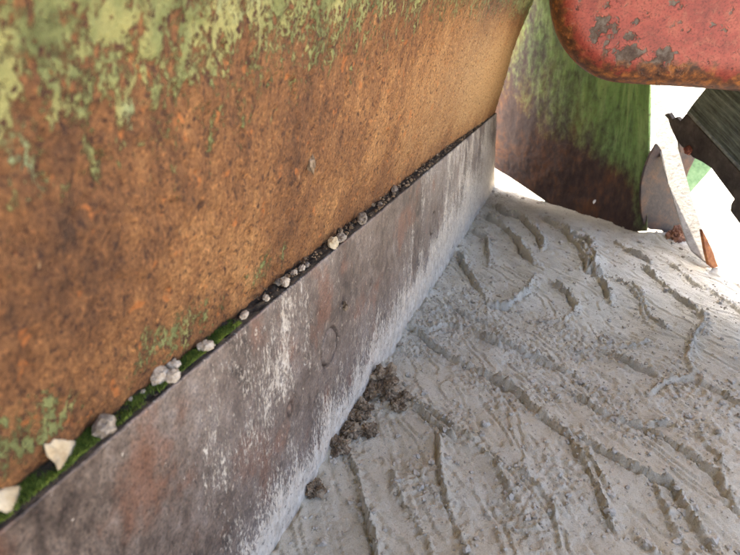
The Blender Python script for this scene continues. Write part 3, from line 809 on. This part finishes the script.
# ------------------------------------------------------------------ far blade
FA = math.radians(28)
FD = np.array([-math.sin(FA), math.cos(FA), 0.0])
FN = np.array([-FD[1], FD[0], 0.0])        # faces the camera side
FB = on_ground(640, 232)
if FN @ (CC - FB) < 0: FN = -FN
def far_s(x, y):
    P = on_plane(x, y, FB, FN); return float((P - FB) @ FD), float(P[2])
_fl = [(-.15, -.02)] + [(far_s(x, y)[0], far_s(x, y)[1]) for x, y in ((655, 231), (620, 232), (590, 222), (552, 206), (520, 184), (491, 163))]
_fl.append((_fl[-1][0] + .5, _fl[-1][1] + .09))
_fs = np.array([a for a, b in _fl]); _fz = np.array([b for a, b in _fl])
def far_xyz(s, q, z): return FB + s[..., None] * FD + q[..., None] * FN + z[..., None] * np.array([0, 0, 1.0])
far_blade = thing("plough_blade", "far green and brown curved blade standing across the end of the mud", "plough blade", tuple(FB))
FR0, FR1 = far_s(647, 231)[0], far_s(652, 90)[0]
S_f = np.linspace(FR0, .62, 240)
fz = np.concatenate([np.arange(.0, .42, .003), np.arange(.42, .70, .01)])
fq = .02 * (fz / .1 - 1) * 0 + .30 * np.maximum(0, fz - .10) ** 2
def far_lift(S, Z):
    b = np.interp(S, _fs, _fz)
    return Z + b * np.clip(1 - Z / .09, 0, 1)
def far_disp(S, A): return .0012 * fbm(S * 30, A * 30, 4, 3) + .004 * fbm(S * 4, A * 4, 2, 5) + .10 * np.clip(S - .05, -.1, .5) ** 2
def far_attr(S, A):
    sx = S / .35
    p = .17 - 1.15 * np.clip(S - .09, 0, 1) - .5 * np.clip(.12 - A, 0, 1) * 2.2 + .10 * sstep(.1, .3, A)
    p = p - .40 * sstep(.13, .04, A) * sstep(-.01, .06, S) - .25 * sstep(.22, .0, A) * sstep(.05, .16, S)
    return {"paint": p}
fm = sheet("moldboard", S_f, fq, fz, .003, far_xyz, far_disp, M_FAR, far_blade, far_attr,
           post=lambda S, Q, Z, A: (Q, far_lift(S, Z)),
           end_shift=lambda S, Z: S + (FR1 - FR0) * np.clip(Z / .225, 0, 2) * sstep(.10, FR0, S))
tag(fm, "curved face fading from brown rust to bright green paint")
S_g = np.linspace(.30, .60, 130); gz = np.arange(.0, .085, .002)
sh = sheet("share", S_g, (.0022 + .0 * gz), gz, .0015, far_xyz, lambda S, A: .0008 * fbm(S * 40, A * 40, 3, 9) + .004 * fbm(S * 4, A * 4, 2, 5) + .10 * np.clip(S - .05, -.1, .5) ** 2,
           M_FAR, far_blade, lambda S, A: {"paint": -.12 - 1.2 * np.clip(S - .02, 0, .3)},
           post=lambda S, Q, Z, A: (Q - .0045 * sstep(.36, .30, S), far_lift(S, Z) - .004 * sstep(.06, .085, Z)))
tag(sh, "dark rust strip along the foot of the far blade")
_s, _z = far_s(598, 201)
P = FB + FD * _s + FN * .0095 + np.array([0, 0, _z])
bm = lump_bm(5, .0022, .0012, .0040, 2, .25)
o = bm_obj("fleck", bm, M_WHITE, far_blade); o.matrix_parent_inverse = Matrix(); o.location = Vector(P) - Vector(FB); o.rotation_euler = (0, .5, 0)
tag(o, "small white fleck on the dark rust")

# ------------------------------------------------------------------ plates cut to an outline
def plate(name, pts, nrm, th, mat, parent=None, bevel=.001, seg=2):
    nrm = unit(nrm)
    if nrm @ (CC - np.mean(pts, 0)) < 0: nrm = -nrm
    bm = bmesh.new(); n_ = len(pts)
    a = [bm.verts.new(p_) for p_ in pts]; b = [bm.verts.new(np.asarray(p_) - nrm * th) for p_ in pts]
    bm.faces.new(a); bm.faces.new(b[::-1])
    for i in range(n_): bm.faces.new((a[i], b[i], b[(i + 1) % n_], a[(i + 1) % n_]))
    bmesh.ops.recalc_face_normals(bm, faces=bm.faces)
    if bevel: bmesh.ops.bevel(bm, geom=list(bm.edges), offset=bevel, segments=seg, affect='EDGES', profile=.6, clamp_overlap=True)
    return bm_obj(name, bm, mat, parent)
def px_plate(name, outline, P, nrm, th, mat, parent=None, bevel=.001):
    return plate(name, [on_plane(x, y, P, nrm) for x, y in outline], nrm, th, mat, parent, bevel)
def spline(pts, n=6, closed=True):
    out = []; N_ = len(pts)
    for i in range(N_):
        p0, p1, p2, p3 = (np.array(pts[(i + k) % N_], float) for k in (-1, 0, 1, 2))
        for t in np.arange(n) / n:
            out.append(tuple(.5 * (2 * p1 + (p2 - p0) * t + (2 * p0 - 5 * p1 + 4 * p2 - p3) * t * t + (3 * p1 - p0 - 3 * p2 + p3) * t ** 3)))
    return out

# curved coulter knife with its rusty lug
ck = at_depth(662, 200, .866)
coulter = thing("coulter_knife", "blue brown rusted curved knife behind the pale bar", "coulter", (ck[0], ck[1], 0.0))
CN = (.15, -.98, .05)
ob = [(657, 143), (650, 155), (645, 168), (641, 185), (640.5, 200), (641.5, 214), (644, 224), (650, 229.5), (662, 230.5), (670, 236), (677, 232), (684, 222), (686, 208), (683.5, 194), (685, 183), (689, 171), (695, 159), (699, 150), (690, 140), (678, 136), (680, 152), (668, 158), (661, 149)]
px_plate("knife", ob, ck, CN, .005, M_COULTER, coulter, .0012)
lp = at_depth(675, 238, .825)
bm = lump_bm(77, .015, .012, .017, 4, .5, 1.5, .14)
o = bm_obj("lug", bm, M_LUG, coulter, False); o.matrix_parent_inverse = Matrix(); o.location = Vector(lp) - coulter.location; o.rotation_euler = (0, -.6, .3)
tag(o, "brown rusty lump at the knife foot")

# flat green plate behind
gp = at_depth(695, 180, .93)
px_plate_o = px_plate("green_plate", spline([(684, 140), (716, 150), (713, 166), (700, 182), (683, 200), (682.5, 188), (686, 168)], 4), gp, (-.2, -.95, .2), .006, M_GREEN, None, .001)
tag(px_plate_o, "small flat green plate between the curved knife and the dark beam", "plate")

# pale bar leaning back from its pointed foot
bp = on_ground(712, 264, .004)
strut = thing("pale_bar", "pale bare steel bar leaning back with a pointed foot in sunlight", "bar", (bp[0], bp[1], 0.0))
BNm = (-.48, -.62, .62)
px_plate("bar", [(636, 60), (650, 112), (664, 170), (677, 212), (686, 240), (691, 250), (703, 260), (714, 266.5), (713, 258), (703, 232), (692, 198), (683, 165), (674, 135), (664, 100), (654, 60)], bp, BNm, .006, M_PALE, strut, .0008)
pp = bp + np.array([0, -.006, .0])
o = px_plate("point", [(702, 229), (708, 240), (713, 252), (718.5, 267), (714, 268), (709, 264), (705.5, 250)], pp, (.45, -.85, .3), .004, M_ORANGE, strut, .0005)
tag(o, "orange rusty edge of the pointed foot")

# dark folded beam at the right
beam = thing("folded_beam", "dark folded steel beam sticking in from the right edge", "beam", tuple(at_depth(740, 200, .6) * np.array([1, 1, 0])))
F1, F2 = at_depth(686, 113, .70), at_depth(800, 237, .52)
fd = unit(F2 - F1)
upv = unit(np.array([.10, .25, 1.0])); lowv = unit(np.array([.1, .45, -.8]))
nU, nL = np.cross(fd, upv), np.cross(fd, lowv)
def mat_grooved():
    k = NT("grooved_teal_grey_steel"); o = k.obj()
    def dot(v):
        nd = k.n("ShaderNodeVectorMath", operation='DOT_PRODUCT'); k.put(nd.inputs[0], o); nd.inputs[1].default_value = tuple(v); return nd.outputs["Value"]
    cb = k.n("ShaderNodeCombineXYZ"); k.put(cb.inputs[0], dot(fd)); k.put(cb.inputs[1], dot(np.cross(unit(nU), fd)))
    v = cb.outputs[0]
    st = k.noise(k.scale(v, 9, 260), 1, 4, .65); bl = k.noise(k.scale(v, 40, 40), 1, 5, .65); fl = k.noise(k.scale(v, 60, 500, loc=(3, 1, 0)), 1, 3, .7)
    f_ = k.math('ADD', k.math('MULTIPLY', st, .5), k.math('ADD', k.math('MULTIPLY', bl, .25), k.math('MULTIPLY', fl, .25)))
    c = k.ramp(f_, [(.36, (.022, .026, .023)), (.47, (.075, .095, .085)), (.56, (.16, .20, .18)), (.66, (.36, .42, .39))])
    return k.out(c, .4, k.bump(st, .004, .9), .3, .5)
M_GROOVE = mat_grooved()
px_plate("upper_flange", [(686, 113), (694, 102), (703, 91), (722, 66), (745, 36), (800, -30), (900, 60), (880, 320), (800, 237), (740, 172)], F1, nU, .006, M_GROOVE, beam, .0015)
px_plate("fold_rib", [(686.5, 113), (688.5, 111.5), (745, 172), (800, 232), (800, 236.5), (743, 174)], F1 + unit(CC - F1) * .003, nU, .003, M_PALE_WORN, beam, .0008)  # added pale rib, draws the light ridge line along the fold
px_plate("lower_flange", [(686, 113.5), (680, 121), (676, 117), (672, 119), (668, 113), (664, 115), (668, 119), (670, 126), (676, 140), (682, 147), (688, 151), (692, 157), (702, 162), (711, 168), (722, 183), (734, 199), (731, 204), (730, 211), (736, 219), (742, 227), (790, 295), (880, 330), (800, 237.5), (740, 172.5)], F1, nL, .006, M_BEAM_LOW, beam, .001)
_lp = on_plane(689, 150, F1, nL)
bm = lump_bm(31, .006, .006, .006, 3, .3)
o = bm_obj("rust_lump", bm, M_REDRUST, beam); o.matrix_parent_inverse = Matrix(); o.location = Vector(_lp) - beam.location
tag(o, "dark red rust lump on the lower edge")

# ------------------------------------------------------------------ red rounded beam
def red_beam():
    RY = .56
    P0 = at_depth(610, 80, RY)
    nrm = unit(np.array([-.30, -.95, 0.0])); ex = np.array([-nrm[1], nrm[0], 0.0]); ez = np.array([0, 0, 1.0])
    root = thing("red_beam", "thick red painted steel beam with rounded corner and chipped rust spots", "beam", tuple(P0))
    def loc(x, y):
        P = on_plane(x, y, P0, nrm) - P0; return np.array([P @ ex, P @ ez])
    pxs = [(1150, 122), (1000, 112), (860, 102), (760, 94.5), (700, 89.5), (660, 87), (635, 85.5), (612, 83), (595, 77), (580, 67), (567, 53), (557.5, 36), (552, 20), (549.5, 4), (548.5, -16), (549, -60), (552, -130)]
    base = [loc(*p_) for p_ in pxs]
    # dense resample
    pts = [base[0]]
    for i in range(len(base) - 1):
        p0 = base[max(i - 1, 0)]; p1 = base[i]; p2 = base[i + 1]; p3 = base[min(i + 2, len(base) - 1)]
        for t in np.linspace(0, 1, 7)[1:]:
            pts.append(.5 * (2 * p1 + (p2 - p0) * t + (2 * p0 - 5 * p1 + 4 * p2 - p3) * t * t + (3 * p1 - p0 - 3 * p2 + p3) * t ** 3))
    pts = np.array(pts)
    tg = np.gradient(pts, axis=0); tg /= np.linalg.norm(tg, axis=1)[:, None]
    inn = np.stack([tg[:, 1], -tg[:, 0]], 1)
    ctr = np.array([.25, .22])
    if (inn * (ctr - pts)).sum() < 0: inn = -inn
    r = .024
    rings = []; edgev = []
    prof = [(.0, -.075, 1.0), (.0, -.05, 1.0)]
    for t in np.linspace(0, math.pi / 2, 9): prof.append((r * (1 - math.cos(t)), -r + r * math.sin(t), 1.0 - .6 * t / (math.pi / 2)))
    prof += [(r + .006, 0, .18), (r + .014, 0, .08)]
    lastp = pts + inn * (r + .014)
    for off, dep, ev in prof:
        rings.append(pts + inn * off); edgev.append((dep, ev))
    V, E = [], []
    for rg, (dep, ev) in zip(rings, edgev):
        for p_ in rg: V.append(P0 + ex * p_[0] + ez * p_[1] + nrm * dep); E.append(ev)
    # inner face: rings shrinking to a far point so paint chips have vertices to sit on
    far = np.array([pts[0][0], pts[-1][1]])
    for f_ in np.linspace(0, 1, 90)[1:-1]:
        for p_ in lastp: V.append(P0 + ex * (p_[0] + (far[0] - p_[0]) * f_) + ez * (p_[1] + (far[1] - p_[1]) * f_)); E.append(0)
    V = np.array(V); n_ = len(pts); m = len(V) // n_
    quads = [(i * n_ + j, i * n_ + j + 1, (i + 1) * n_ + j + 1, (i + 1) * n_ + j) for i in range(m - 1) for j in range(n_ - 1)]
    # back
    k0 = len(V); bk = V[:n_]; V = np.concatenate([V, (P0 + ex * far[0] + ez * far[1] - nrm * .075)[None], (P0 + ex * far[0] + ez * far[1])[None]]); E += [0, 0]
    polys = [[j + 1, j, k0] for j in range(n_ - 1)]
    base_ = (m - 1) * n_
    polys += [[base_ + j, base_ + j + 1, k0 + 1] for j in range(n_ - 1)]
    chip = np.zeros(len(V))
    for x, y, rx, ry, amt in [(627, 56, 11, 8, .22), (661, 57, 9, 9, .22), (646, 69, 7, 6, .2), (604, 32, 15, 13, .15), (630, 37, 10, 4, .18), (612, 52, 14, 10, .10), (716, 30, 10, 6, .10), (679, 5, 8, 5, .12), (634, 20, 6, 5, .14), (612, 5, 6, 5, .13), (703, 4, 5, 5, .12), (678, 73, 6, 5, .14), (655, 80, 6, 12, .10)]:
        c = on_plane(x, y, P0, nrm); k = np.linalg.norm(c - CC) / 534
        D = V - c; u_ = D @ ex / (rx * k); w_ = D @ ez / (ry * k)
        chip = np.maximum(chip, amt * np.exp(-(u_ ** 2 + w_ ** 2) ** 2))
    lx = (V - P0) @ ex; chip = chip - .05 * sstep(.06, .12, lx)
    chip += .055 * sstep(.02, -.06, lx)
    V2 = V - P0
    me = mesh_np("body", V2, np.array(quads), polys, None, {"edge": np.array(E), "chip": chip})
    bm = bmesh.new(); bm.from_mesh(me); bmesh.ops.recalc_face_normals(bm, faces=bm.faces); bm.to_mesh(me); bm.free()
    ob_ = bpy.data.objects.new("body", me); me.materials.append(M_RED); col.objects.link(ob_); ob_.parent = root
red_beam()
